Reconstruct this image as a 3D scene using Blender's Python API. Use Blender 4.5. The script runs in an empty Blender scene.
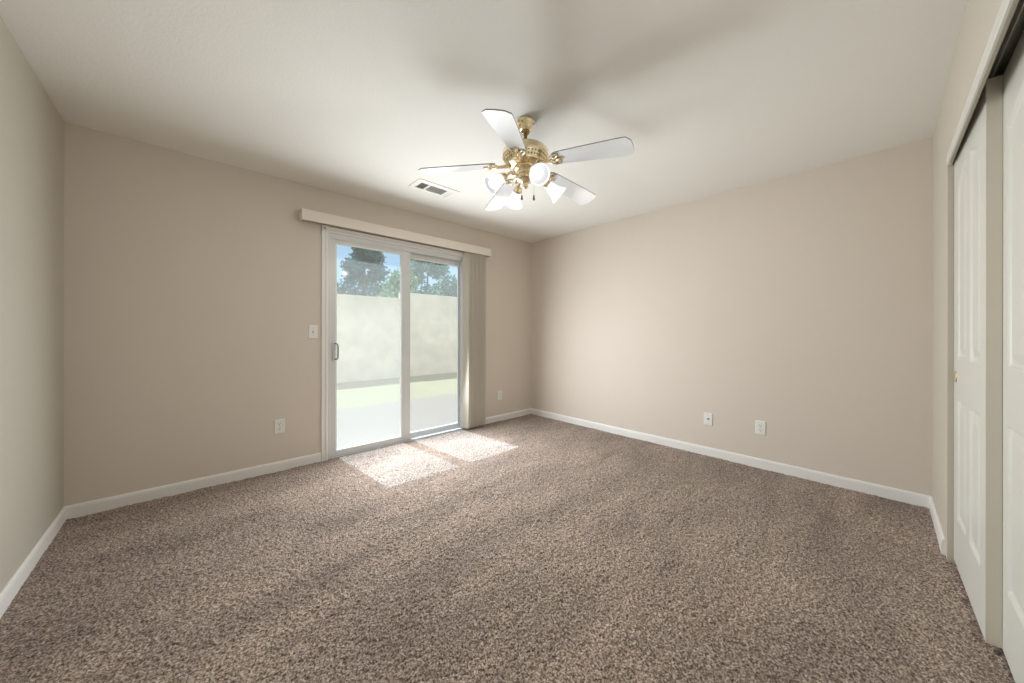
import bpy, bmesh, math, random
import numpy as np
from mathutils import Vector, Matrix

S = bpy.context.scene
COL = S.collection
PI = math.pi

# ------------------------------------------------------------------ camera, world, sun, lights, exposure
cam_d = bpy.data.cameras.new('camera')
cam = bpy.data.objects.new('camera', cam_d)
COL.objects.link(cam)
cam_d.sensor_fit = 'HORIZONTAL'
cam_d.sensor_width = 36.0
cam_d.lens = 345.143 / 1024 * 36.0
cam_d.shift_y = -7.886 / 1024
cam_d.clip_start = 0.02
cam.location = (-3.5705, -3.4288, 1.1431)
YAW = 0.749776
cam.rotation_mode = 'QUATERNION'
cam.rotation_quaternion = (Matrix.Rotation(-YAW, 3, 'Z') @ Matrix.Rotation(PI / 2, 3, 'X') @ Matrix.Rotation(0.0014, 3, 'Z')).to_quaternion()
S.camera = cam

S.view_settings.view_transform = 'Standard'
S.view_settings.look = 'None'
S.view_settings.gamma = 1
S.view_settings.use_curve_mapping = False
S.view_settings.exposure = 0.08
S.cycles.max_bounces = 14
S.cycles.diffuse_bounces = 8
S.cycles.transparent_max_bounces = 16
S.cycles.sample_clamp_indirect = 6.0
S.cycles.caustics_reflective = False
S.cycles.caustics_refractive = False

SUN_ELEV = math.radians(62.5)
SUN_DX = 0.085                       # sideways drift of the sun per metre into the room
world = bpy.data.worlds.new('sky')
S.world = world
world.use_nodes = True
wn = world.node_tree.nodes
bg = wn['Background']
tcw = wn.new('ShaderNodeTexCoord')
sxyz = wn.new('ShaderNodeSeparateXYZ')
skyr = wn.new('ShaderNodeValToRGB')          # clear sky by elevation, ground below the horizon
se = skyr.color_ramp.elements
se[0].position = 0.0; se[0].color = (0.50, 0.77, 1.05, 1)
se[1].position = 1.0; se[1].color = (1.15, 1.08, 0.98, 1)      # unseen upper sky whitened and brightened to light the garden wall
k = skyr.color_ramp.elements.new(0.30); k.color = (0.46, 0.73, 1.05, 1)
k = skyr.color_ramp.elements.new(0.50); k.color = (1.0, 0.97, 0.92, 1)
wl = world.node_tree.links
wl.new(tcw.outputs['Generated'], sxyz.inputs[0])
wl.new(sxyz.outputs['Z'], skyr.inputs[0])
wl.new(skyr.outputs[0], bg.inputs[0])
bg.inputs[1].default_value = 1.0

sun_d = bpy.data.lights.new('sun', 'SUN')
sun = bpy.data.objects.new('sun', sun_d)
COL.objects.link(sun)
sun_d.energy = 9.0
sun_d.angle = math.radians(0.6)
sun_d.color = (0.64, 0.83, 1.0)
sdir = Vector((SUN_DX * math.cos(SUN_ELEV), -math.cos(SUN_ELEV), -math.sin(SUN_ELEV)))
sun.rotation_mode = 'QUATERNION'
sun.rotation_quaternion = sdir.to_track_quat('-Z', 'Y')
sun.location = (-2, 8, 12)

fill_d = bpy.data.lights.new('added_door_fill', 'AREA')  # added unseen fill light inside the glass, stands in for daylight
fill = bpy.data.objects.new('added_door_fill', fill_d)
COL.objects.link(fill)
fill_d.shape = 'RECTANGLE'
fill_d.size = 1.10
fill_d.size_y = 1.25
fill_d.energy = 64
fill_d.spread = math.radians(176)
fill_d.color = (0.94, 0.98, 1.0)
fill_d.cycles.use_multiple_importance_sampling = False
fill.location = (-1.84, -0.075, 0.98)
fill.rotation_euler = (-PI / 2 + math.radians(6), 0, 0)

# ------------------------------------------------------------------ dimensions
X0 = -4.1405        # left wall
Y0 = -3.6518        # closet wall
H = 2.44
WT = 0.14           # wall thickness
DX0, DX1, DZ = -2.665, -1.150, 2.062      # patio door opening
CX0, CX1, CZ = -2.30, -0.775, 2.112       # closet opening

# ------------------------------------------------------------------ materials
def new_mat(name):
    m = bpy.data.materials.new(name)
    m.use_nodes = True
    return m, m.node_tree.nodes, m.node_tree.links, m.node_tree.nodes['Principled BSDF']

def simple(name, col, rough=0.5, metal=0.0, noise=0.0, scale=40, bump=0.0, bscale=200, spec=0.5):
    m, n, l, b = new_mat(name)
    b.inputs['Base Color'].default_value = (*col, 1)
    b.inputs['Roughness'].default_value = rough
    b.inputs['Metallic'].default_value = metal
    b.inputs['Specular IOR Level'].default_value = spec
    tc = n.new('ShaderNodeTexCoord')
    if noise:
        t = n.new('ShaderNodeTexNoise'); t.inputs['Scale'].default_value = scale
        t.inputs['Detail'].default_value = 4
        r = n.new('ShaderNodeMapRange')
        r.inputs[3].default_value = 1 - noise; r.inputs[4].default_value = 1 + noise
        mx = n.new('ShaderNodeMix'); mx.data_type = 'RGBA'; mx.blend_type = 'MULTIPLY'
        mx.inputs['Factor'].default_value = 1
        mx.inputs[6].default_value = (*col, 1)
        l.new(tc.outputs['Object'], t.inputs['Vector'])
        l.new(t.outputs['Fac'], r.inputs[0])
        l.new(r.outputs[0], mx.inputs[7])
        l.new(mx.outputs[2], b.inputs['Base Color'])
    if bump:
        t2 = n.new('ShaderNodeTexNoise'); t2.inputs['Scale'].default_value = bscale
        t2.inputs['Detail'].default_value = 3
        bp = n.new('ShaderNodeBump'); bp.inputs['Strength'].default_value = bump
        bp.inputs['Distance'].default_value = 0.002
        l.new(tc.outputs['Object'], t2.inputs['Vector'])
        l.new(t2.outputs['Fac'], bp.inputs['Height'])
        l.new(bp.outputs[0], b.inputs['Normal'])
    return m

M = {}
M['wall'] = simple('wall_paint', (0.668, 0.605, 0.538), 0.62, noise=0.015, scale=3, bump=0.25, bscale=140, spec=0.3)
M['wall_shaded'] = simple('shaded_grey_wall_paint', (0.50, 0.475, 0.41), 0.62, noise=0.015, scale=3, bump=0.25, bscale=140, spec=0.3)  # left wall: greyer paint, darkened further to carry the wall's shade
M['wall_closet'] = simple('shaded_closet_wall_paint', (0.54, 0.50, 0.43), 0.62, noise=0.015, scale=3, bump=0.25, bscale=140, spec=0.3)  # closet wall: greyer paint with its shade mixed into the colour
M['ceiling'] = simple('ceiling_paint', (0.80, 0.795, 0.76), 0.8, noise=0.012, scale=6, bump=0.5, bscale=90, spec=0.2)
M['trim'] = simple('white_trim_paint', (0.80, 0.80, 0.785), 0.38, noise=0.01, scale=12)
M['door'] = simple('white_door_paint', (0.64, 0.645, 0.60), 0.33, noise=0.01, scale=9, bump=0.06, bscale=60)
M['door_edge'] = simple('primed_door_edge', (0.70, 0.66, 0.58), 0.5, noise=0.02, scale=15)
M['vinyl'] = simple('white_vinyl', (0.66, 0.68, 0.69), 0.3, noise=0.01, scale=10)
M['bead'] = simple('glazing_bead', (0.88, 0.88, 0.86), 0.35, noise=0.01)
M['gasket'] = simple('grey_gasket', (0.25, 0.26, 0.28), 0.5, noise=0.05)
M['valance'] = simple('cream_valance', (0.78, 0.73, 0.65), 0.5, noise=0.02, scale=14, bump=0.15, bscale=70)
def slat_mat():
    m, n, l, b = new_mat('translucent_beige_slat')
    b.inputs['Base Color'].default_value = (0.80, 0.765, 0.69, 1); b.inputs['Roughness'].default_value = 0.5
    tc = n.new('ShaderNodeTexCoord'); ns = n.new('ShaderNodeTexNoise'); ns.inputs['Scale'].default_value = 120
    bp = n.new('ShaderNodeBump'); bp.inputs['Strength'].default_value = 0.1; bp.inputs['Distance'].default_value = 0.001
    l.new(tc.outputs['Object'], ns.inputs['Vector']); l.new(ns.outputs['Fac'], bp.inputs['Height']); l.new(bp.outputs[0], b.inputs['Normal'])
    tl = n.new('ShaderNodeBsdfTranslucent'); tl.inputs[0].default_value = (0.78, 0.74, 0.66, 1)
    mx = n.new('ShaderNodeMixShader'); mx.inputs[0].default_value = 0.35
    l.new(b.outputs[0], mx.inputs[1]); l.new(tl.outputs[0], mx.inputs[2]); l.new(mx.outputs[0], n['Material Output'].inputs[0])
    return m
M['slat'] = slat_mat()
M['plate'] = simple('white_plastic', (0.80, 0.80, 0.78), 0.35, noise=0.01)
M['dark'] = simple('dark_slot', (0.05, 0.05, 0.05), 0.6, noise=0.05)
M['slot'] = simple('grey_slot', (0.18, 0.18, 0.17), 0.6, noise=0.05)
M['slot_pale'] = simple('pale_grey_slot', (0.48, 0.48, 0.47), 0.6, noise=0.03)
M['brass'] = simple('polished_brass', (0.93, 0.80, 0.55), 0.22, 1.0, noise=0.03, scale=30)
M['brass_dark'] = simple('dark_brass', (0.33, 0.24, 0.12), 0.3, 1.0, noise=0.1, scale=60)
M['blade'] = simple('white_blade_laminate', (0.85, 0.88, 0.91), 0.28, noise=0.01, scale=8)
M['blade_edge'] = simple('grey_blade_edge', (0.36, 0.34, 0.30), 0.5, noise=0.05)
M['vent'] = simple('white_vent_enamel', (0.82, 0.81, 0.77), 0.45, noise=0.01)
M['duct'] = simple('duct_grey', (0.16, 0.15, 0.13), 0.7, noise=0.05)
M['track'] = simple('grey_metal_track', (0.45, 0.45, 0.42), 0.4, 0.6, noise=0.05)
M['handle'] = simple('pewter_handle', (0.25, 0.23, 0.20), 0.35, 0.7, noise=0.05)
M['wood'] = simple('walnut_pendant', (0.20, 0.11, 0.06), 0.4, noise=0.15, scale=80)
M['stucco'] = simple('garden_wall_stucco', (0.90, 0.77, 0.58), 0.9, noise=0.30, scale=3.0, bump=0.8, bscale=45)
M['concrete'] = simple('patio_concrete', (0.20, 0.155, 0.12), 0.85, noise=0.08, scale=5, bump=0.3, bscale=60)
M['bark'] = simple('bark', (0.20, 0.14, 0.09), 0.9, noise=0.25, scale=20, bump=0.8, bscale=40)
M['leaf_dark'] = simple('dark_leaf', (0.09, 0.19, 0.20), 0.6, noise=0.4, scale=6)
M['leaf_light'] = simple('light_leaf', (0.20, 0.33, 0.16), 0.6, noise=0.35, scale=6)
M['leaf_mid'] = simple('mid_leaf', (0.15, 0.29, 0.24), 0.6, noise=0.4, scale=5)
M['lawn'] = simple('lawn', (0.24, 0.215, 0.11), 0.95, noise=0.3, scale=25, bump=1.0, bscale=150)

def glass_mat(name, high_veil, low_veil):
    m, n, l, b = new_mat(name)
    m.use_transparent_shadow = True
    out = n['Material Output']
    n.remove(b)
    tr = n.new('ShaderNodeBsdfTransparent'); tr.inputs[0].default_value = (0.965, 0.965, 0.96, 1)
    gl = n.new('ShaderNodeBsdfGlossy'); gl.inputs['Roughness'].default_value = 0.02
    gl.inputs[0].default_value = (1, 1, 1, 1)
    lw = n.new('ShaderNodeLayerWeight'); lw.inputs[0].default_value = 0.5
    pw = n.new('ShaderNodeMath'); pw.operation = 'POWER'; pw.inputs[1].default_value = 5
    fr = n.new('ShaderNodeMath'); fr.operation = 'MULTIPLY_ADD'; fr.inputs[1].default_value = 0.9; fr.inputs[2].default_value = 0.025
    l.new(lw.outputs['Facing'], pw.inputs[0]); l.new(pw.outputs[0], fr.inputs[0])
    m1 = n.new('ShaderNodeMixShader')
    tl = n.new('ShaderNodeBsdfTranslucent'); tl.inputs[0].default_value = (0.97, 0.92, 0.83, 1)
    m2 = n.new('ShaderNodeMixShader')
    tc = n.new('ShaderNodeTexCoord')
    ns = n.new('ShaderNodeTexNoise'); ns.inputs['Scale'].default_value = 2.2; ns.inputs['Detail'].default_value = 5
    sx = n.new('ShaderNodeSeparateXYZ')
    ad = n.new('ShaderNodeMath'); ad.operation = 'MULTIPLY_ADD'; ad.inputs[1].default_value = 0.5
    mr = n.new('ShaderNodeMapRange'); mr.interpolation_type = 'SMOOTHSTEP'
    mr.inputs[1].default_value = 1.40; mr.inputs[2].default_value = 1.95      # dust, plus a whitening veil added over the lower glass
    mr.inputs[3].default_value = low_veil; mr.inputs[4].default_value = high_veil
    l.new(tc.outputs['Object'], ns.inputs['Vector']); l.new(tc.outputs['Object'], sx.inputs[0])
    l.new(ns.outputs['Fac'], ad.inputs[0]); l.new(sx.outputs['Z'], ad.inputs[2]); l.new(ad.outputs[0], mr.inputs[0])
    l.new(fr.outputs[0], m1.inputs[0]); l.new(tr.outputs[0], m1.inputs[1]); l.new(gl.outputs[0], m1.inputs[2])
    l.new(mr.outputs[0], m2.inputs[0]); l.new(m1.outputs[0], m2.inputs[1]); l.new(tl.outputs[0], m2.inputs[2])
    l.new(m2.outputs[0], out.inputs[0])
    return m
M['glass'] = glass_mat('dusty_veiled_glass', 0.10, 0.19)
M['glass_b'] = glass_mat('light_dust_glass', 0.10, 0.10)

def lamp_mat(name, col, strength, rough=0.4):
    m, n, l, b = new_mat(name)
    b.inputs['Base Color'].default_value = (0.15, 0.15, 0.15, 1)
    b.inputs['Roughness'].default_value = rough
    b.inputs['Emission Color'].default_value = (*col, 1)
    b.inputs['Emission Strength'].default_value = strength
    return m
M['shade'] = lamp_mat('lit_frosted_glass', (0.99, 0.99, 1.0), 0.90)
M['shade_in'] = lamp_mat('lit_frosted_glass_inside', (0.95, 0.96, 1.0), 0.52)
M['bulb'] = lamp_mat('lit_bulb', (1.0, 0.97, 0.92), 2.6)

def carpet_mat():
    m, n, l, b = new_mat('speckled_carpet')
    b.inputs['Roughness'].default_value = 0.95
    b.inputs['Specular IOR Level'].default_value = 0.1
    b.inputs['Sheen Weight'].default_value = 0.15
    b.inputs['Sheen Roughness'].default_value = 0.5
    tc = n.new('ShaderNodeTexCoord')
    n1 = n.new('ShaderNodeTexNoise'); n1.inputs['Scale'].default_value = 150; n1.inputs['Detail'].default_value = 3
    n1.inputs['Roughness'].default_value = 0.65
    cr = n.new('ShaderNodeValToRGB')
    e = cr.color_ramp.elements
    e[0].position = 0.36; e[0].color = (0.065, 0.048, 0.039, 1)
    e[1].position = 0.64; e[1].color = (0.57, 0.465, 0.395, 1)
    k = cr.color_ramp.elements.new(0.5); k.color = (0.262, 0.205, 0.172, 1)
    n2 = n.new('ShaderNodeTexNoise'); n2.inputs['Scale'].default_value = 1.7; n2.inputs['Detail'].default_value = 5
    n2.inputs['Distortion'].default_value = 0.6
    mp = n.new('ShaderNodeMapping'); mp.inputs['Scale'].default_value = (0.7, 2.2, 1); mp.inputs['Rotation'].default_value = (0, 0, 0.12)
    mr = n.new('ShaderNodeMapRange'); mr.inputs[1].default_value = 0.3; mr.inputs[2].default_value = 0.7
    mr.inputs[3].default_value = 0.76; mr.inputs[4].default_value = 1.22
    mx = n.new('ShaderNodeMix'); mx.data_type = 'RGBA'; mx.blend_type = 'MULTIPLY'; mx.inputs['Factor'].default_value = 1
    l.new(tc.outputs['Object'], n1.inputs['Vector']); l.new(n1.outputs['Fac'], cr.inputs[0])
    l.new(tc.outputs['Object'], mp.inputs[0]); l.new(mp.outputs[0], n2.inputs['Vector']); l.new(n2.outputs['Fac'], mr.inputs[0])
    l.new(cr.outputs[0], mx.inputs[6]); l.new(mr.outputs[0], mx.inputs[7])
    l.new(mx.outputs[2], b.inputs['Base Color'])
    return m
M['carpet'] = carpet_mat()

# ------------------------------------------------------------------ helpers
class MB:
    """collects shapes into one mesh"""
    def __init__(s): s.bm = bmesh.new()
    def box(s, x0, x1, y0, y1, z0, z1, mi=0):
        v = [s.bm.verts.new((x, y, z)) for x in (min(x0, x1), max(x0, x1)) for y in (min(y0, y1), max(y0, y1)) for z in (min(z0, z1), max(z0, z1))]
        for f in ((0, 1, 3, 2), (4, 6, 7, 5), (0, 4, 5, 1), (2, 3, 7, 6), (0, 2, 6, 4), (1, 5, 7, 3)):
            fc = s.bm.faces.new([v[i] for i in f]); fc.material_index = mi
        return v
    def prism(s, prof, a, b, frame, mi=0, smooth=False):
        """profile [(u,w)] swept from a to b along axis; frame(u,w,t)->xyz"""
        A = [s.bm.verts.new(frame(u, w, a)) for u, w in prof]
        B = [s.bm.verts.new(frame(u, w, b)) for u, w in prof]
        n = len(prof)
        for i in range(n):
            f = s.bm.faces.new((A[i], A[(i + 1) % n], B[(i + 1) % n], B[i])); f.material_index = mi; f.smooth = smooth
        s.bm.faces.new(A).material_index = mi
        s.bm.faces.new(B[::-1]).material_index = mi
    def lathe(s, prof, mat=None, seg=32, mi=0, smooth=True):
        """prof [(r,z)] about local z; mat places it"""
        mat = mat or Matrix.Identity(4)
        rings = []
        for r, z in prof:
            if r < 1e-6:
                rings.append([s.bm.verts.new(mat @ Vector((0, 0, z)))])
            else:
                rings.append([s.bm.verts.new(mat @ Vector((r * math.cos(2 * PI * i / seg), r * math.sin(2 * PI * i / seg), z))) for i in range(seg)])
        for a, b in zip(rings, rings[1:]):
            for i in range(seg):
                j = (i + 1) % seg
                vs = [a[i % len(a)], a[j % len(a)], b[j % len(b)], b[i % len(b)]]
                u = []
                for v in vs:
                    if v not in u: u.append(v)
                if len(u) > 2:
                    try:
                        f = s.bm.faces.new(u); f.smooth = smooth; f.material_index = mi
                    except ValueError: pass
    def tube(s, pts, rad, seg=10, mi=0, cap=True):
        pts = [Vector(p) for p in pts]
        rads = rad if isinstance(rad, (list, tuple)) else [rad] * len(pts)
        rings = []
        up = Vector((0, 0, 1))
        for i, p in enumerate(pts):
            t = (pts[min(i + 1, len(pts) - 1)] - pts[max(i - 1, 0)]).normalized()
            ref = up if abs(t.dot(up)) < 0.95 else Vector((1, 0, 0))
            u = t.cross(ref).normalized(); w = u.cross(t)
            rings.append([s.bm.verts.new(p + rads[i] * (math.cos(2 * PI * k / seg) * u + math.sin(2 * PI * k / seg) * w)) for k in range(seg)])
        for a, b in zip(rings, rings[1:]):
            for k in range(seg):
                f = s.bm.faces.new((a[k], a[(k + 1) % seg], b[(k + 1) % seg], b[k])); f.smooth = True; f.material_index = mi
        if cap:
            s.bm.faces.new(rings[0][::-1]).material_index = mi
            s.bm.faces.new(rings[-1]).material_index = mi
    def build(s, name, mats, parent=None, loc=None, bevel=0.0, solid=0.0):
        bmesh.ops.recalc_face_normals(s.bm, faces=s.bm.faces)
        me = bpy.data.meshes.new(name)
        s.bm.to_mesh(me); s.bm.free()
        for m in (mats if isinstance(mats, (list, tuple)) else [mats]): me.materials.append(m)
        o = bpy.data.objects.new(name, me)
        COL.objects.link(o)
        if parent: o.parent = parent
        if loc: o.location = loc
        if solid:
            sm = o.modifiers.new('thickness', 'SOLIDIFY'); sm.thickness = solid; sm.offset = 0
        if bevel:
            bv = o.modifiers.new('edges', 'BEVEL'); bv.width = bevel; bv.segments = 2; bv.limit_method = 'ANGLE'; bv.angle_limit = math.radians(40)
        return o

def tag(o, label=None, cat=None, group=None, kind=None):
    if label: o['label'] = label
    if cat: o['category'] = cat
    if group: o['group'] = group
    if kind: o['kind'] = kind
    return o

def empty(name, loc=(0, 0, 0), rz=0.0):
    o = bpy.data.objects.new(name, None)
    o.empty_display_size = 0.1
    o.location = loc; o.rotation_euler = (0, 0, rz)
    COL.objects.link(o)
    return o

def copy_tree(o, parent=None):
    c = o.copy(); COL.objects.link(c)
    if parent: c.parent = parent
    for ch in list(o.children): copy_tree(ch, c)
    return c

def struct(mb, name, mat, label=None, cat=None, **kw):
    return tag(mb.build(name, mat, **kw), label, cat, None, 'structure')

# ------------------------------------------------------------------ the room shell
def make_floor():
    rng = np.random.default_rng(5)
    step = 0.0044
    xs = np.arange(X0 - 0.05, 0.05 + step, step); ys = np.arange(Y0 - 0.12, 0.012 + step, step)
    nx, ny = len(xs), len(ys)
    gx, gy = np.meshgrid(xs, ys, indexing='ij')
    def smooth(a, s):
        fx = np.fft.fftfreq(a.shape[0])[:, None]; fy = np.fft.fftfreq(a.shape[1])[None, :]
        g = np.exp(-2 * (PI * s) ** 2 * (fx ** 2 + fy ** 2))
        r = np.real(np.fft.ifft2(np.fft.fft2(a) * g)); return r / r.std()
    z = 0.0016 * smooth(rng.standard_normal((nx, ny)), 0.62) + 0.0006 * smooth(rng.standard_normal((nx, ny)), 1.6)
    z = np.clip(z, -0.006, 0.006) + 0.0012 * smooth(rng.standard_normal((nx, ny)), 14) - 0.003
    for dx, dy, rad, dep in ((-2.148, -2.56, 0.024, 0.012), (-0.985, -2.60, 0.024, 0.010), (-1.46, -3.30, 0.05, 0.005), (-2.43, -1.43, 0.03, 0.004), (-0.36, -1.36, 0.03, 0.005),
                             (-1.30, -2.10, 0.03, 0.004), (-1.02, -1.55, 0.03, 0.004), (-1.62, -2.95, 0.035, 0.004)):   # dents left by furniture feet
        z = z - dep * np.exp(-((gx - dx) ** 2 + (gy - dy) ** 2) / rad ** 2)
    jx = 0.0014 * rng.standard_normal((nx, ny)); jy = 0.0014 * rng.standard_normal((nx, ny))
    co = np.stack([gx + jx, gy + jy, z], -1).reshape(-1, 3).astype(np.float32)
    idx = np.arange(nx * ny).reshape(nx, ny)
    q = np.stack([idx[:-1, :-1], idx[1:, :-1], idx[1:, 1:], idx[:-1, 1:]], -1).reshape(-1).astype(np.int32)
    nf = len(q) // 4
    me = bpy.data.meshes.new('floor')
    me.vertices.add(nx * ny); me.vertices.foreach_set('co', co.ravel())
    me.loops.add(nf * 4); me.loops.foreach_set('vertex_index', q)
    me.polygons.add(nf); me.polygons.foreach_set('loop_start', np.arange(0, nf * 4, 4, dtype=np.int32))
    me.polygons.foreach_set('use_smooth', np.ones(nf, dtype=bool))
    me.update(); me.validate()
    me.materials.append(M['carpet'])
    o = bpy.data.objects.new('floor', me); COL.objects.link(o)
    return tag(o, 'brown speckled carpet covering the whole room', 'carpet', None, 'structure')
make_floor()

m = MB(); m.box(X0 - WT, WT, Y0 - 0.9, WT, H, H + 0.12)
struct(m, 'ceiling', M['ceiling'], 'off-white flat ceiling above the fan', 'ceiling')

m = MB()
m.box(X0 - WT, DX0, 0, WT, -0.1, H); m.box(DX1, WT, 0, WT, -0.1, H); m.box(DX0, DX1, 0, WT, DZ, H)
m.box(DX0, DX1, 0.02, WT, -0.1, -0.012)
struct(m, 'wall_back', M['wall'], 'beige wall holding the sliding glass door', 'wall')
m = MB(); m.box(0, WT, Y0 - 0.9, 0, -0.1, H)
struct(m, 'wall_right', M['wall'], 'plain beige wall with a cable plate and an outlet', 'wall')
m = MB(); m.box(X0 - WT, X0, Y0 - 0.9, 0, -0.1, H)
struct(m, 'wall_left', M['wall_shaded'], 'plain greyish beige wall without any fittings', 'wall')
m = MB()
m.box(CX1, 0, Y0 - 0.115, Y0, -0.1, H); m.box(X0, CX0, Y0 - 0.115, Y0, -0.1, H); m.box(CX0, CX1, Y0 - 0.115, Y0 - 0.012, CZ, H); m.box(CX0, CX1, Y0 - 0.012, Y0, 1.99, H)
struct(m, 'wall_front', M['wall_closet'], 'beige wall around the closet opening', 'wall')
m = MB(); m.box(X0, 0, Y0 - 0.9, Y0 - 0.8, -0.1, H); m.box(X0, 0, Y0 - 0.8, Y0 - 0.12, -0.1, -0.03)
struct(m, 'wall_closet', M['wall'], 'back wall and floor inside the closet', 'wall')

BBP = [(0, -0.02), (0.013, -0.02), (0.013, 0.060), (0.010, 0.072), (0.004, 0.077), (0, 0.077)]
def baseboard(name, a, b, frame, label):
    m = MB(); m.prism(BBP, a, b, frame)
    return struct(m, name, M['trim'], label, 'baseboard')
baseboard('baseboard_back', X0, -2.718, lambda u, w, t: (t, -u, w), 'white baseboard between far left corner and the glass door')
baseboard('baseboard_back.001', -1.094, 0, lambda u, w, t: (t, -u, w), 'short white baseboard between the blind and the far corner')
baseboard('baseboard_right', Y0, 0, lambda u, w, t: (-u, t, w), 'long white baseboard under the cable plate')
baseboard('baseboard_left', Y0, 0, lambda u, w, t: (X0 + u, t, w), 'white baseboard under the bare greyish wall')
baseboard('baseboard_front', -0.70, 0, lambda u, w, t: (t, Y0 + u, w), 'short white baseboard beside the closet')

# patio door casing
CASP = [(0, 0), (0, 0.010), (0.006, 0.016), (0.020, 0.015), (0.026, 0.011), (0.040, 0.011), (0.046, 0.015), (0.053, 0.013), (0.053, 0)]
m = MB()
m.prism(CASP, -0.01, DZ + 0.053, lambda u, w, t: (DX0 + 0.004 - u, -w, t))
m.prism(CASP, -0.01, DZ + 0.053, lambda u, w, t: (DX1 - 0.004 + u, -w, t))
m.prism(CASP, DX0 - 0.049, DX1 + 0.049, lambda u, w, t: (t, -w, DZ - 0.004 + u))
struct(m, 'trim_1', M['trim'], 'white moulded casing around the sliding glass door', 'door casing')

# closet fascia
m = MB()
m.prism([(0, 1.980), (0, 2.034), (0.005, 2.034), (0.007, 2.030), (0.007, 2.012), (0.0085, 2.009), (0.0085, 1.985), (0.006, 1.980)], -0.832, -2.35,
        lambda u, w, t: (t, Y0 + u, w))
struct(m, 'trim_2', M['door'], 'white fascia board above the closet doors', 'trim')
# closet track, fixed under the opening head
m = MB()
m.box(CX0, CX1, Y0 - 0.112, Y0 - 0.004, CZ - 0.005, CZ)
for y in (0.004, 0.047, 0.110):
    m.box(CX0, CX1, Y0 - y - 0.003, Y0 - y, CZ - 0.035 if y < 0.1 else CZ - 0.03, CZ)
struct(m, 'trim_3', M['track'], 'grey metal track at the head of the closet opening', 'track')

# ------------------------------------------------------------------ patio door
door = tag(empty('door_1', ((DX0 + DX1) / 2, 0, 0)), 'white framed sliding glass patio door with two panes', 'glass door', None, 'structure')
ox = (DX0 + DX1) / 2
def B(m, x0, x1, *r): m.box(x0 - ox, x1 - ox, *r)
m = MB()
JW = 0.028
B(m, DX0, DX0 + JW, 0.002, 0.125, -0.012, DZ); B(m, DX1 - JW, DX1, 0.002, 0.125, -0.012, DZ)
B(m, DX0 + JW, DX1 - JW, 0.002, 0.125, DZ - 0.040, DZ)
B(m, DX0 + JW, DX1 - JW, -0.004, 0.125, -0.014, 0.010)
B(m, DX0 + JW, DX1 - JW, 0.056, 0.060, 0.010, 0.030)
# stepped rails of the head and jamb tracks
B(m, DX0 + JW, DX1 - JW, 0.000, 0.010, DZ - 0.052, DZ - 0.040)
B(m, DX0 + JW, DX1 - JW, 0.054, 0.060, DZ - 0.056, DZ - 0.040)
B(m, DX1 - JW - 0.010, DX1 - JW, 0.002, 0.058, 0.010, DZ - 0.04)
m.build('door_frame', M['vinyl'], door, bevel=0.002)

def sash(name, x0, x1, y0, y1, z0, z1, g, gm):
    """g = glass opening (gx0,gx1,gz0,gz1)"""
    gx0, gx1, gz0, gz1 = g
    m = MB()
    B(m, x0, gx0, y0, y1, z0, z1); B(m, gx1, x1, y0, y1, z0, z1)
    B(m, gx0, gx1, y0, y1, z0, gz0); B(m, gx0, gx1, y0, y1, gz1, z1)
    s = m.build(name, M['vinyl'], door, bevel=0.0025)
    m = MB(); t = 0.011; ym = (y0 + y1) / 2
    for a in ((gx0, gx0 + t, gz0, gz1), (gx1 - t, gx1, gz0, gz1), (gx0 + t, gx1 - t, gz0, gz0 + t), (gx0 + t, gx1 - t, gz1 - t, gz1)):
        B(m, a[0], a[1], y0 + 0.005, y1 - 0.005, a[2], a[3])
    m.build('glazing_bead', M['bead'], s, bevel=0.0015)
    m = MB(); B(m, gx0 + 0.004, gx1 - 0.004, ym - 0.003, ym + 0.003, gz0 + 0.004, gz1 - 0.004)
    tag(m.build('pane', M[gm], s), 'hazy clear glass')
    return s
s1 = sash('sliding_sash', DX0 + 0.020, -1.852, 0.012, 0.048, 0.012, 2.012, (-2.590, -1.938, 0.050, 1.984), 'glass')
s2 = sash('fixed_sash', -1.930, DX1 - JW + 0.004, 0.064, 0.100, 0.012, 2.020, (-1.845, -1.190, 0.052, 1.970), 'glass_b')
# dark weather strip on the fixed sash
m = MB(); B(m, -1.852, -1.849, 0.050, 0.062, 0.02, 2.0); B(m, -1.2045, -1.2005, 0.066, 0.070, 0.063, 1.955)
tag(m.build('weather_strip', M['gasket'], s2), 'dark grey strip')
# D handle on the lock stile
m = MB()
hx = -2.600 - ox; hz0, hz1 = 0.904, 1.052
m.box(hx - 0.020, hx + 0.008, 0.003, 0.0125, hz0 - 0.01, hz1 + 0.01)
tag(m.build('handle_plate', M['vinyl'], s1, bevel=0.003), 'white lock plate')
m = MB()
hy = -0.058
pts = [(hx + 0.002, 0.004, hz1 - 0.004), (hx + 0.004, -0.030, hz1 - 0.003), (hx + 0.008, -0.050, hz1 - 0.008), (hx + 0.010, hy, hz1 - 0.022),
       (hx + 0.010, hy, hz0 + 0.022), (hx + 0.008, -0.050, hz0 + 0.008), (hx + 0.004, -0.030, hz0 + 0.003), (hx + 0.002, 0.004, hz0 + 0.004)]
m.tube(pts, 0.0062, 10)
tag(m.build('pull_handle', M['handle'], s1), 'dark pewter D-shaped pull')

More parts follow.
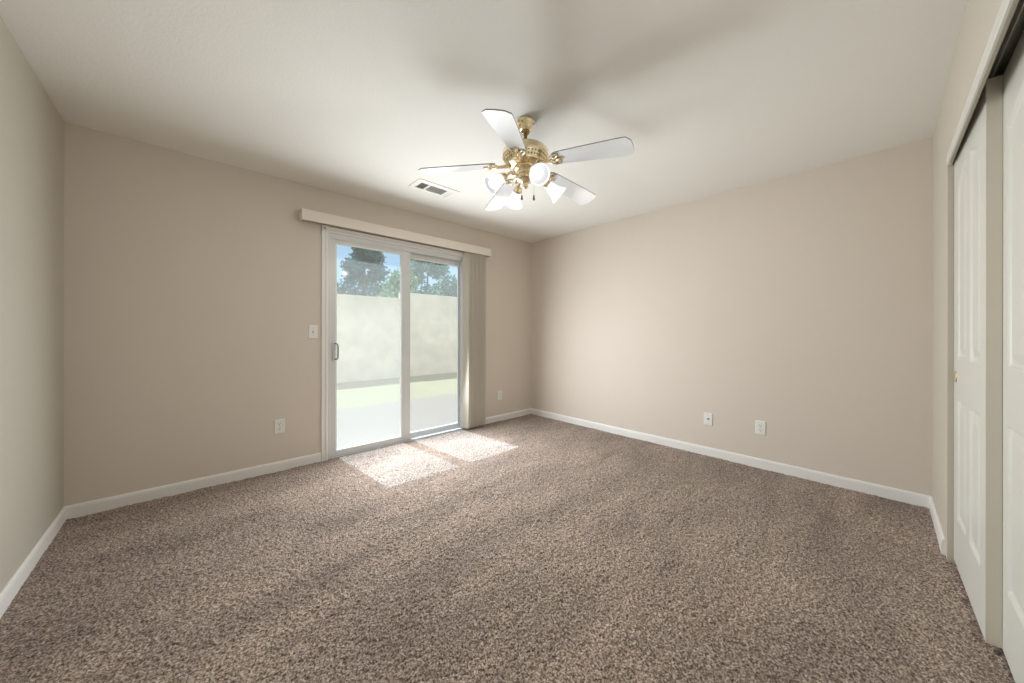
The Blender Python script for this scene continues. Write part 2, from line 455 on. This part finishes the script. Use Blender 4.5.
# ------------------------------------------------------------------ vertical blind
vb = tag(empty('vertical_blind', (-1.858, 0, 2.19)), 'cream vertical blind drawn open and stacked beside the glass door', 'blind')
vx = -1.858
m = MB()
VX0, VX1 = -2.888, -0.829
m.box(VX0 - vx, VX1 - vx, -0.104, -0.098, 2.103 - 2.19, 2.196 - 2.19)
m.box(VX0 - vx, VX0 - vx + 0.006, -0.098, -0.001, 2.103 - 2.19, 2.196 - 2.19)
m.box(VX1 - vx - 0.006, VX1 - vx, -0.098, -0.001, 2.103 - 2.19, 2.196 - 2.19)
m.box(VX0 - vx, VX1 - vx, -0.098, -0.001, 2.190 - 2.19, 2.196 - 2.19)
m.build('valance', M['valance'], vb, bevel=0.0015)
m = MB()
m.prism([(-0.018, 0.0), (-0.018, 0.030), (0.018, 0.030), (0.018, 0.0), (0.006, 0.0), (0.006, 0.006), (-0.006, 0.006), (-0.006, 0.0)], -2.80 - vx, -0.86 - vx,
        lambda u, w, t: (t, -0.055 + u, 2.125 - 2.19 + w))
m.build('headrail', M['vinyl'], vb)
NS = 15
for i in range(NS):
    cx = -1.182 + i * (0.262 / (NS - 1))
    ang = math.radians(-58 + 15 * math.sin(i * 2.1))
    m = MB()
    prof = []
    w = 0.040; n = 8
    top = [(-w + 2 * w * k / n, 0.004 * (1 - (2 * k / n - 1) ** 2)) for k in range(n + 1)]
    prof = top + [(u, v - 0.0012) for u, v in reversed(top)]
    ca, sa = math.cos(ang), math.sin(ang)
    m.prism(prof, 0.018 - 2.19, 2.105 - 2.19, lambda u, v, t: (cx - vx + u * ca - v * sa, -0.055 + u * sa + v * ca, t), smooth=False)
    m.box(cx - vx - 0.003, cx - vx + 0.003, -0.058, -0.052, 2.104 - 2.19, 2.128 - 2.19)
    m.build('slat', M['slat'], vb)

# ------------------------------------------------------------------ closet doors
def closet_door(name, w, far, yaw_off, lab, near_edge=True, pull=True):
    """local frame: x = 0 at the far edge running to +w towards the near edge (world -x), y = depth into the closet"""
    T = 0.035; z0, z1 = 0.022, 2.070
    root = tag(empty(name, far, PI + yaw_off), lab, 'closet door', None, 'structure')
    # front skin with raised panels, built as a height field y = -depth profile over the panel outlines
    Lx = [(0.105, 0.303), (0.386, 0.582)] if w < 0.69 else [(0.118, 0.350), (0.450, 0.682)]
    def arch(x):
        return 1.832 + 0.088 * max(0.0, 1 - ((x - w / 2 + 0.0) / (w / 2 - 0.10)) ** 2) ** 0.75
    m = MB()
    bm = m.bm
    nxg, nzg = 150, 430
    def inner(x, z):
        """signed distance inside the nearest panel outline (positive inside)"""
        d = -1
        for a, b in Lx:
            for lo, hi in ((0.235 + z0, 0.830), (1.030, None)):
                top = arch(x) if hi is None else hi
                dd = min(x - a, b - x, z - lo, (top - z) * (0.93 if hi is None else 1))
                d = max(d, dd)
        return d
    def relief(d):
        if d <= 0: return 0.0
        if d < 0.010: return 0.0095 * math.sin(d / 0.010 * PI / 2)
        if d < 0.020: return 0.0095
        if d < 0.048: return 0.0095 - 0.0080 * (d - 0.020) / 0.028
        return 0.0015
    grid = []
    for i in range(nxg + 1):
        x = w * i / nxg; col = []
        for k in range(nzg + 1):
            z = z0 + (z1 - z0) * k / nzg
            col.append(bm.verts.new((x, relief(inner(x, z)), z)))
        grid.append(col)
    for i in range(nxg):
        for k in range(nzg):
            f = bm.faces.new((grid[i][k], grid[i + 1][k], grid[i + 1][k + 1], grid[i][k + 1])); f.smooth = True
    # back and rims
    bk = [bm.verts.new((x, T, z)) for x, z in ((0, z0), (w, z0), (w, z1), (0, z1))]
    bm.faces.new(bk)
    bm.faces.new([grid[0][k] for k in range(nzg + 1)] + [bk[3], bk[0]])
    fe = bm.faces.new([grid[nxg][k] for k in range(nzg + 1)] + [bk[2], bk[1]]); fe.material_index = 1
    bm.faces.new([grid[i][0] for i in range(nxg + 1)] + [bk[1], bk[0]])
    bm.faces.new([grid[i][nzg] for i in range(nxg + 1)] + [bk[2], bk[3]])
    m.build('door_slab', [M['door'], M['door_edge']], root)
    if pull:
        m = MB()
        mt = Matrix.Translation((0.056, 0, 0.935)) @ Matrix.Rotation(PI / 2, 4, 'X')
        m.lathe([(0.0, 0.0008), (0.018, 0.0008), (0.0205, 0.003), (0.0235, 0.0035), (0.0265, 0.002), (0.027, 0.0)], mt, 28)
        p = m.build('finger_pull', M['brass'], root)
        p['label'] = 'round brass finger pull'
        m = MB(); m.lathe([(0.0, 0.0014), (0.016, 0.0014), (0.017, 0.0008)], mt, 24)
        m.build('cup', M['brass_dark'], p)
    return root
closet_door('door_2', 0.676, (-0.777, Y0 - 0.0200, 0), math.atan2(0.013, 0.675),
            'white sliding closet door with arched panels and brass finger pull, nearer the far wall')
closet_door('door_3', 0.80, (-1.402, Y0 - 0.0690, 0), 0.0, 'white sliding closet door partly behind the other one, without a finger pull in sight', pull=False)

# ------------------------------------------------------------------ plates on the walls
def screw(m, x, z, y=-0.0066):
    m.lathe([(0, 0.0012), (0.0024, 0.0009), (0.0032, 0)], Matrix.Translation((x, y, z)) @ Matrix.Rotation(PI / 2, 4, 'X'), 12)

def plate_mesh(w, h):
    m = MB(); t = 0.0065; c = 0.004
    pts = [(-w / 2, -h / 2), (w / 2, -h / 2), (w / 2, h / 2), (-w / 2, h / 2)]
    A = [m.bm.verts.new((x, 0, z)) for x, z in pts]
    Bv = [m.bm.verts.new((x, -t * 0.55, z)) for x, z in pts]
    Cv = [m.bm.verts.new((x - math.copysign(c, x), -t, z - math.copysign(c, z))) for x, z in pts]
    for P, Q in ((A, Bv), (Bv, Cv)):
        for i in range(4): m.bm.faces.new((P[i], P[(i + 1) % 4], Q[(i + 1) % 4], Q[i]))
    m.bm.faces.new(A[::-1]); m.bm.faces.new(Cv)
    return m

def make_outlet(loc, rz, label, group=None):
    r = tag(empty('wall_outlet', loc, rz), label, 'outlet', group)
    plate_mesh(0.074, 0.118).build('plate', M['plate'], r)
    for s in (-1, 1):
        m = MB(); zc = s * 0.0195; a = 0.0165
        prof = []
        for k in range(24):
            t = 2 * PI * k / 24
            prof.append((a * math.cos(t), max(-0.0128, min(0.0128, a * math.sin(t)))))
        m.prism(prof, -0.006, -0.0082, lambda u, w_, t: (u, t, zc + w_))
        rc = m.build('receptacle', M['plate'], r)
        m = MB()
        m.box(-0.0078, -0.0052, -0.0088, -0.008, zc - 0.001, zc + 0.0085)
        m.box(0.0052, 0.0078, -0.0088, -0.008, zc + 0.0005, zc + 0.0085)
        m.lathe([(0, 0.0008), (0.0032, 0.0008), (0.0032, 0)], Matrix.Translation((0, -0.008, zc - 0.0075)) @ Matrix.Rotation(PI / 2, 4, 'X'), 12)
        sl = m.build('slots', M['slot'], rc); sl['label'] = 'dark outlet slots'
    m = MB(); screw(m, 0, 0); m.build('screw', M['track'], r)
    return r
make_outlet((-3.027, 0, 0.368), 0, 'white duplex outlet low on the wall left of the glass door')
make_outlet((-0.597, 0, 0.333), 0, 'white duplex outlet low on the wall between blind and far corner')
make_outlet((0, -2.718, 0.341), -PI / 2, 'white duplex outlet on the long plain wall, nearer the closet than the cable plate')

r = tag(empty('cable_jack', (0, -2.310, 0.340), -PI / 2), 'white wall plate with a small dark round coaxial cable socket', 'cable plate')
plate_mesh(0.074, 0.116).build('plate', M['plate'], r)
m = MB(); mt = Matrix.Translation((0, -0.006, 0.004)) @ Matrix.Rotation(PI / 2, 4, 'X')
m.lathe([(0.0075, 0), (0.0075, 0.003), (0.005, 0.003), (0.005, 0.010), (0.0035, 0.010), (0.0, 0.009)], mt, 20)
tag(m.build('coaxial_socket', M['handle'], r), 'dark threaded socket')
for z in (0.042, -0.042):
    m = MB(); screw(m, 0, z); m.build('screw', M['track'], r)

r = tag(empty('light_switch', (-2.779, 0, 1.156), 0), 'white toggle light switch beside the casing of the glass door', 'light switch')
plate_mesh(0.072, 0.116).build('plate', M['plate'], r)
m = MB(); m.box(-0.006, 0.006, -0.0075, -0.006, -0.0125, 0.0125)
sl = m.build('toggle_slot', M['slot_pale'], r)
m = MB(); m.prism([(-0.006, -0.005), (-0.020, 0.004), (-0.020, 0.010), (-0.006, 0.006)], -0.0042, 0.0042, lambda u, w, t: (t, u, w))
m.build('toggle', M['plate'], r, bevel=0.001)
for z in (0.030, -0.030):
    m = MB(); screw(m, 0, z); m.build('screw', M['track'], r)

# ------------------------------------------------------------------ ceiling vent
VCX, VCY = -1.968, -0.690
vr = tag(empty('ceiling_vent', (VCX, VCY, H)), 'white rectangular louvred air vent in the ceiling between fan and glass door', 'vent')
m = MB()
W2, D2 = 0.203, 0.103; iw, idp = 0.163, 0.062
def ring(m, a, b, z0, z1, zi):
    P = [(-a[0], -a[1]), (a[0], -a[1]), (a[0], a[1]), (-a[0], a[1])]
    Q = [(-b[0], -b[1]), (b[0], -b[1]), (b[0], b[1]), (-b[0], b[1])]
    A0 = [m.bm.verts.new((x, y, z0)) for x, y in P]; A1 = [m.bm.verts.new((x, y, z1)) for x, y in P]
    B1 = [m.bm.verts.new((x, y, zi)) for x, y in Q]; B0 = [m.bm.verts.new((x, y, z0)) for x, y in Q]
    for U, V in ((A0, A1), (A1, B1), (B1, B0)):
        for i in range(4): m.bm.faces.new((U[i], U[(i + 1) % 4], V[(i + 1) % 4], V[i]))
ring(m, (W2, D2), (iw, idp), -0.0005, -0.005, -0.011)
m.box(-0.083, -0.071, -idp, idp, -0.011, -0.002); m.box(0.098, 0.110, -idp, idp, -0.011, -0.002)
m.build('frame', M['vent'], vr)
m = MB(); m.box(-iw, iw, -idp, idp, -0.0016, -0.0006)
tag(m.build('duct', M['duct'], vr), 'dark duct opening')
def louvres(x0, x1, n, along_x, tilt):
    m = MB()
    for i in range(n):
        if along_x:
            y = -idp + (i + 0.5) * 2 * idp / n; h = 0.0045
            dy = h * math.tan(tilt)
            m.prism([(y - dy, -0.0115), (y - dy + 0.0012, -0.0115), (y + dy + 0.0012, -0.002), (y + dy, -0.002)], x0, x1, lambda u, w, t: (t, u, w))
        else:
            x = x0 + (i + 0.5) * (x1 - x0) / n; dx = 0.0045 * math.tan(tilt)
            m.prism([(x - dx, -0.0115), (x - dx + 0.0012, -0.0115), (x + dx + 0.0012, -0.002), (x + dx, -0.002)], -idp, idp, lambda u, w, t: (u, t, w))
    return m.build('louvre_bank', M['vent'], vr)
louvres(-iw, -0.083, 5, False, math.radians(48))
louvres(-0.071, 0.098, 8, True, math.radians(48))
louvres(0.110, iw, 4, False, math.radians(-50))

# ------------------------------------------------------------------ ceiling fan
FX, FY = -2.0740, -1.9393
fan = tag(empty('ceiling_fan', (FX, FY, H)), 'polished brass ceiling fan with five white blades and four lit bell shades', 'ceiling fan')
def Z(z): return z - H
m = MB()
m.lathe([(0, 0), (0.056, 0), (0.058, -0.004), (0.058, -0.012), (0.052, -0.018), (0.050, -0.030), (0.044, -0.044), (0.034, -0.054), (0.026, -0.060), (0, -0.060)], None, 40)
cnp = m.build('canopy', M['brass'], fan)
for a in (0.4, 1.97, 3.54, 5.11):
    m = MB()
    m.lathe([(0, 0.003), (0.005, 0.002), (0.006, 0)], Matrix.Rotation(a, 4, 'Z') @ Matrix.Translation((0.0505, 0, -0.026)) @ Matrix.Rotation(PI / 2, 4, 'Y'), 12)
    m.build('screw', M['brass_dark'], cnp)
m = MB(); m.lathe([(0, -0.056), (0.024, -0.056), (0.027, -0.062), (0.024, -0.074), (0.016, -0.078), (0, -0.078)], None, 28)
tag(m.build('hanger_collar', M['brass_dark'], fan), 'dark collar under the canopy')
m = MB(); m.lathe([(0, -0.07), (0.0125, -0.07), (0.0125, -0.150), (0.024, -0.153), (0.026, -0.172), (0, -0.172)], None, 24)
m.build('downrod', M['brass'], fan)
m = MB()
m.lathe([(0, Z(2.277)), (0.060, Z(2.276)), (0.105, Z(2.271)), (0.130, Z(2.262)), (0.140, Z(2.248)), (0.142, Z(2.226)), (0.142, Z(2.218)), (0.136, Z(2.212)),
         (0.112, Z(2.184)), (0.110, Z(2.178)), (0.098, Z(2.170)), (0.085, Z(2.160)), (0, Z(2.160))], None, 56)
mh = m.build('motor_housing', M['brass'], fan)
# vent slots round the lower band of the housing
m = MB()
for i in range(40):
    a = 2 * PI * i / 40
    for rr, zz in ((0.1300, 2.2050), (0.1185, 2.1916)):
        mt = Matrix.Rotation(a, 4, 'Z') @ Matrix.Translation((rr, 0, Z(zz))) @ Matrix.Rotation(PI / 2 + 0.71, 4, 'Y')
        m.lathe([(0, 0.0016), (0.0046, 0.0012), (0.0050, -0.004)], mt, 8)
tag(m.build('vent_holes', M['brass_dark'], mh), 'dark perforated band')
m = MB()
m.lathe([(0, Z(2.161)), (0.070, Z(2.161)), (0.072, Z(2.150)), (0.060, Z(2.140)), (0.048, Z(2.136)), (0.046, Z(2.112)), (0.056, Z(2.104)), (0.060, Z(2.092)), (0.054, Z(2.080)),
         (0.036, Z(2.070)), (0.020, Z(2.062)), (0.014, Z(2.050)), (0.018, Z(2.042)), (0.012, Z(2.032)), (0, Z(2.030))], None, 40)
m.build('switch_housing', M['brass'], fan)

# blade: local frame x outward, y across, z up; origin on the axis
DROOP = math.radians(6.76); PITCH = math.radians(-12)
def blade_outline():
    pts = []
    r0, r1 = 0.186, 0.640
    w0, w1 = 0.050, 0.070
    pts.append((r0, -w0 * 0.72)); pts.append((r0 + 0.022, -w0))
    for k in range(1, 9):
        t = k / 8; pts.append((r0 + 0.022 + (r1 - 0.024 - r0 - 0.022) * t, -(w0 + (w1 - w0) * min(1, t * 1.15) ** 0.8)))
    pts += [(r1 - 0.002, -w1 * 0.62), (r1 + 0.002, 0)]
    up = [(x, -y) for x, y in reversed(pts[:-1])]
    return pts + up
def make_blade(a):
    R = Matrix.Rotation(a, 4, 'Z') @ Matrix.Translation((0.16, 0, Z(2.167))) @ Matrix.Rotation(DROOP, 4, 'Y') @ Matrix.Translation((-0.16, 0, 0)) 
    P = R @ Matrix.Rotation(PITCH, 4, 'X')
    m = MB(); th = 0.006
    out = blade_outline()
    A = [m.bm.verts.new(P @ Vector((x, y, -th / 2))) for x, y in out]
    Bv = [m.bm.verts.new(P @ Vector((x, y, th / 2))) for x, y in out]
    m.bm.faces.new(A[::-1]); m.bm.faces.new(Bv)
    for i in range(len(out)):
        f = m.bm.faces.new((A[i], A[(i + 1) % len(out)], Bv[(i + 1) % len(out)], Bv[i])); f.material_index = 1
    b = m.build('blade', [M['blade'], M['blade_edge']], fan)
    # brass iron: arm from the motor out to a three-lobed scrolled plate under the blade root
    m = MB()
    Ra = Matrix.Rotation(a, 4, 'Z')
    p0 = Ra @ Vector((0.090, 0, Z(2.166))); p1 = Ra @ Vector((0.125, 0, Z(2.160))); p2 = P @ Vector((0.172, 0, -0.010)); p3 = P @ Vector((0.205, 0, -0.008))
    m.tube([p0, p1, p2, p3], [0.013, 0.010, 0.009, 0.010], 10)
    for sgn in (-1, 1):
        c = []
        for k in range(15):
            t = k / 14
            ang = -0.4 + t * 4.4; rr = 0.024 * (1 - 0.55 * t)
            c.append(P @ Vector((0.196 + 0.028 * t + rr * math.sin(ang) * 0.9, sgn * (0.012 + 0.018 * t + rr * (1 - math.cos(ang)) * 0.62), -0.009)))
        m.tube(c, 0.0045, 8)
        m.tube([P @ Vector((0.168, sgn * 0.004, -0.010)), P @ Vector((0.178, sgn * 0.026, -0.012)), P @ Vector((0.192, sgn * 0.040, -0.009)), P @ Vector((0.214, sgn * 0.043, -0.006))], [0.005, 0.006, 0.005, 0.004], 8)
    m.tube([P @ Vector((0.20, 0, -0.009)), P @ Vector((0.232, 0, -0.008)), P @ Vector((0.258, 0, -0.005))], [0.009, 0.011, 0.004], 10)
    iron = m.build('blade_iron', M['brass'], b); iron['label'] = 'scrolled brass blade bracket'
    for q in ((0.214, 0.030), (0.214, -0.030), (0.242, 0)):
        m2 = MB(); m2.lathe([(0, -0.006), (0.004, -0.0055), (0.0055, -0.003)], P @ Matrix.Translation((q[0], q[1], -0.004)), 10)
        sc = m2.build('screw', M['brass_dark'], b)
for i in range(5): make_blade(math.radians(213 + 72 * i))

# four lamp arms with bell shades
def make_lamp(a):
    Ra = Matrix.Rotation(a, 4, 'Z')
    TILT = math.radians(36)                       # shade axis below the horizontal
    ax = Vector((math.cos(TILT), 0, -math.sin(TILT)))
    mouth = Vector((0.230, 0, Z(2.014)))
    neck = mouth - ax * 0.112
    m = MB()
    pts = [Vector((0.030, 0, Z(2.100))), Vector((0.066, 0, Z(2.108))), neck - ax * 0.046 + Vector((-0.012, 0, 0.012)), neck - ax * 0.028, neck - ax * 0.004]
    m.tube([Ra @ p for p in pts], [0.008, 0.0075, 0.007, 0.0075, 0.008], 10)
    for sgn in (1, -1):
        c = []
        for k in range(12):
            t = k / 11; ang = t * 4.6; rr = 0.020 * (1 - 0.6 * t)
            c.append(Ra @ Vector((0.074 + rr * math.sin(ang), sgn * 0.004, Z(2.098) + 0.006 + rr * (1 - math.cos(ang)) * 0.7)))
        m.tube(c, 0.0035, 8)
    arm = m.build('lamp_arm', M['brass'], fan)
    q = ax.to_track_quat('Z', 'Y').to_matrix().to_4x4()
    T = Ra @ Matrix.Translation(neck) @ q
    m = MB()
    m.lathe([(0, -0.022), (0.012, -0.022), (0.020, -0.016), (0.024, -0.006), (0.029, 0.002), (0.031, 0.012), (0.029, 0.014), (0.0, 0.010)], T, 28)
    m.build('socket', M['brass'], arm)
    m = MB()
    prof_o = [(0.025, 0.006), (0.028, 0.020), (0.033, 0.042), (0.039, 0.066), (0.046, 0.086), (0.054, 0.102), (0.0605, 0.111)]
    prof_i = [(r - 0.0035, z) for r, z in reversed(prof_o)]
    seg = 48
    m.lathe(prof_o + [(0.0600, 0.1125)] + prof_i[:2], T, seg)
    m.lathe(prof_i[1:], T, seg, mi=1)
    bmesh.ops.remove_doubles(m.bm, verts=m.bm.verts, dist=1e-5)
    sh = m.build('lamp_shade', [M['shade'], M['shade_in']], arm); sh['label'] = 'white frosted glass bell shade, lit'
    m = MB()
    m.lathe([(0, 0.008), (0.012, 0.010), (0.013, 0.030), (0.020, 0.046), (0.027, 0.060), (0.0295, 0.074), (0.026, 0.088), (0.016, 0.098), (0, 0.102)], T, 28)
    bl = m.build('bulb', M['bulb'], arm); bl['label'] = 'glowing white bulb'
    ld = bpy.data.lights.new('lamp_light', 'SPOT')
    lo = bpy.data.objects.new('lamp_light', ld); COL.objects.link(lo); lo.parent = fan
    ld.energy = 16; ld.color = (1.0, 0.94, 0.87); ld.spot_size = math.radians(165); ld.spot_blend = 1.0; ld.shadow_soft_size = 0.03
    lo.rotation_mode = 'QUATERNION'; lo.rotation_quaternion = (Ra.to_3x3() @ ax).to_track_quat('-Z', 'Y')
    lo.location = Ra @ (mouth + ax * 0.035)
    ld.cycles.use_multiple_importance_sampling = False
for k in range(4): make_lamp(math.radians(245 - 90 * k))

# pull chains
def chain(x, y, z0, z1, h):
    m = MB()
    n = int((z0 - z1) / 0.006)
    for i in range(n):
        m.lathe([(0, 0.0019), (0.0016, 0.001), (0.0016, -0.001), (0, -0.0019)], Matrix.Translation((x, y, Z(z0) - i * 0.006)), 6)
    m.tube([(x, y, Z(z0)), (x, y, Z(z1))], 0.0007, 6)
    c = m.build('pull_chain', M['brass'], fan)
    m = MB()
    m.lathe([(0, 0), (0.003, -0.001), (0.0045, -0.008), (0.0055, -h * 0.55), (0.0075, -h * 0.85), (0.006, -h), (0, -h - 0.001)], Matrix.Translation((x, y, Z(z1))), 16)
    tag(m.build('pendant', M['wood'], c), 'small dark brown pull')
chain(0.034, -0.040, 2.085, 1.990, 0.034)
chain(-0.018, 0.012, 2.040, 1.990, 0.030)

# ------------------------------------------------------------------ outside
m = MB(); m.box(-9, 9, WT, 2.30, -0.16, -0.035)
struct(m, 'patio_slab', M['concrete'], 'pale concrete patio outside the glass door', 'patio')
m = MB(); m.box(-12, 14, 2.30, 5.5, -0.16, -0.05)
struct(m, 'lawn', M['lawn'], 'strip of grass between patio and garden wall', 'lawn')
m = MB(); m.box(-40, 60, 5.4, 80, -0.3, -0.08)
struct(m, 'ground', M['lawn'], 'ground beyond the garden wall', 'ground')
m = MB(); m.box(-9, 0.62, 5.50, 5.66, -0.1, 2.095); m.box(0.62, 14, 5.50, 5.66, -0.1, 2.27)
struct(m, 'garden_wall', M['stucco'], 'pale stuccoed garden wall behind the lawn', 'garden wall')

def tree(name, x, y, base, top, rad, n, mat, label, seed, shape='cone', leaf=0.11):
    rnd = random.Random(seed)
    root = tag(empty(name, (x, y, -0.08)), label, 'tree')
    m = MB()
    m.tube([(0, 0, 0), (0.03, 0.02, top * 0.4), (0, 0, top * 0.92)], [0.13, 0.09, 0.03], 10)
    for i in range(14):
        z = base + (top - base) * (0.1 + 0.75 * rnd.random()); a = rnd.random() * 2 * PI
        L = rad * 0.6 * (1 - 0.5 * (z - base) / (top - base))
        m.tube([(0, 0, z), (L * math.cos(a), L * math.sin(a), z + 0.15)], [0.035, 0.012], 6)
    m.build('trunk', M['bark'], root)
    m = MB(); bm = m.bm
    blobs = []
    for i in range(46):
        t = rnd.random() ** 0.8
        z = base + (top - base) * t
        rr = rad * ((1 - t) ** 0.75 * 0.95 + 0.05) if shape == 'cone' else rad * math.sqrt(max(0.02, 1 - (2 * t - 0.9) ** 2 * 0.85))
        a = rnd.random() * 2 * PI; q = rr * math.sqrt(rnd.random())
        blobs.append((q * math.cos(a), q * math.sin(a), z, 0.22 + 0.16 * rnd.random()))
    for i in range(n):
        bx, by, bz, br = rnd.choice(blobs)
        v = Vector((rnd.gauss(0, 1), rnd.gauss(0, 1), rnd.gauss(0, 1))).normalized() * br * rnd.random() ** 0.4
        p = Vector((bx, by, bz)) + v
        d = Vector((rnd.gauss(0, 1), rnd.gauss(0, 1), rnd.gauss(-0.2, 0.8))).normalized()
        s = d.cross(Vector((rnd.gauss(0, 1), rnd.gauss(0, 1), rnd.gauss(0, 1)))).normalized()
        L = leaf * (0.7 + 0.6 * rnd.random()); w = L * 0.32
        bm.faces.new([bm.verts.new(p), bm.verts.new(p + d * L * 0.5 + s * w), bm.verts.new(p + d * L), bm.verts.new(p + d * L * 0.5 - s * w)])
    m.build('foliage', mat, root)
tree('conifer_tree', 1.42, 10.5, 0.6, 5.3, 1.45, 12000, M['leaf_dark'], 'dark bluish conifer rising behind the lower part of the garden wall', 3, 'cone', 0.14)
tree('leafy_tree', 1.52, 7.3, 0.6, 3.15, 0.62, 4200, M['leaf_light'], 'light green rounded tree close behind the garden wall in front of the dark conifer', 4, 'round', 0.11)
tree('leafy_tree', 4.6, 11.2, 0.4, 4.7, 1.5, 14000, M['leaf_mid'], 'tallest broad tree standing farthest behind the higher part of the garden wall', 7, 'round', 0.15)
tree('leafy_tree', 3.75, 7.6, 0.4, 3.4, 1.05, 9000, M['leaf_mid'], 'broad bushy tree close behind the higher part of the garden wall', 9, 'round', 0.12)
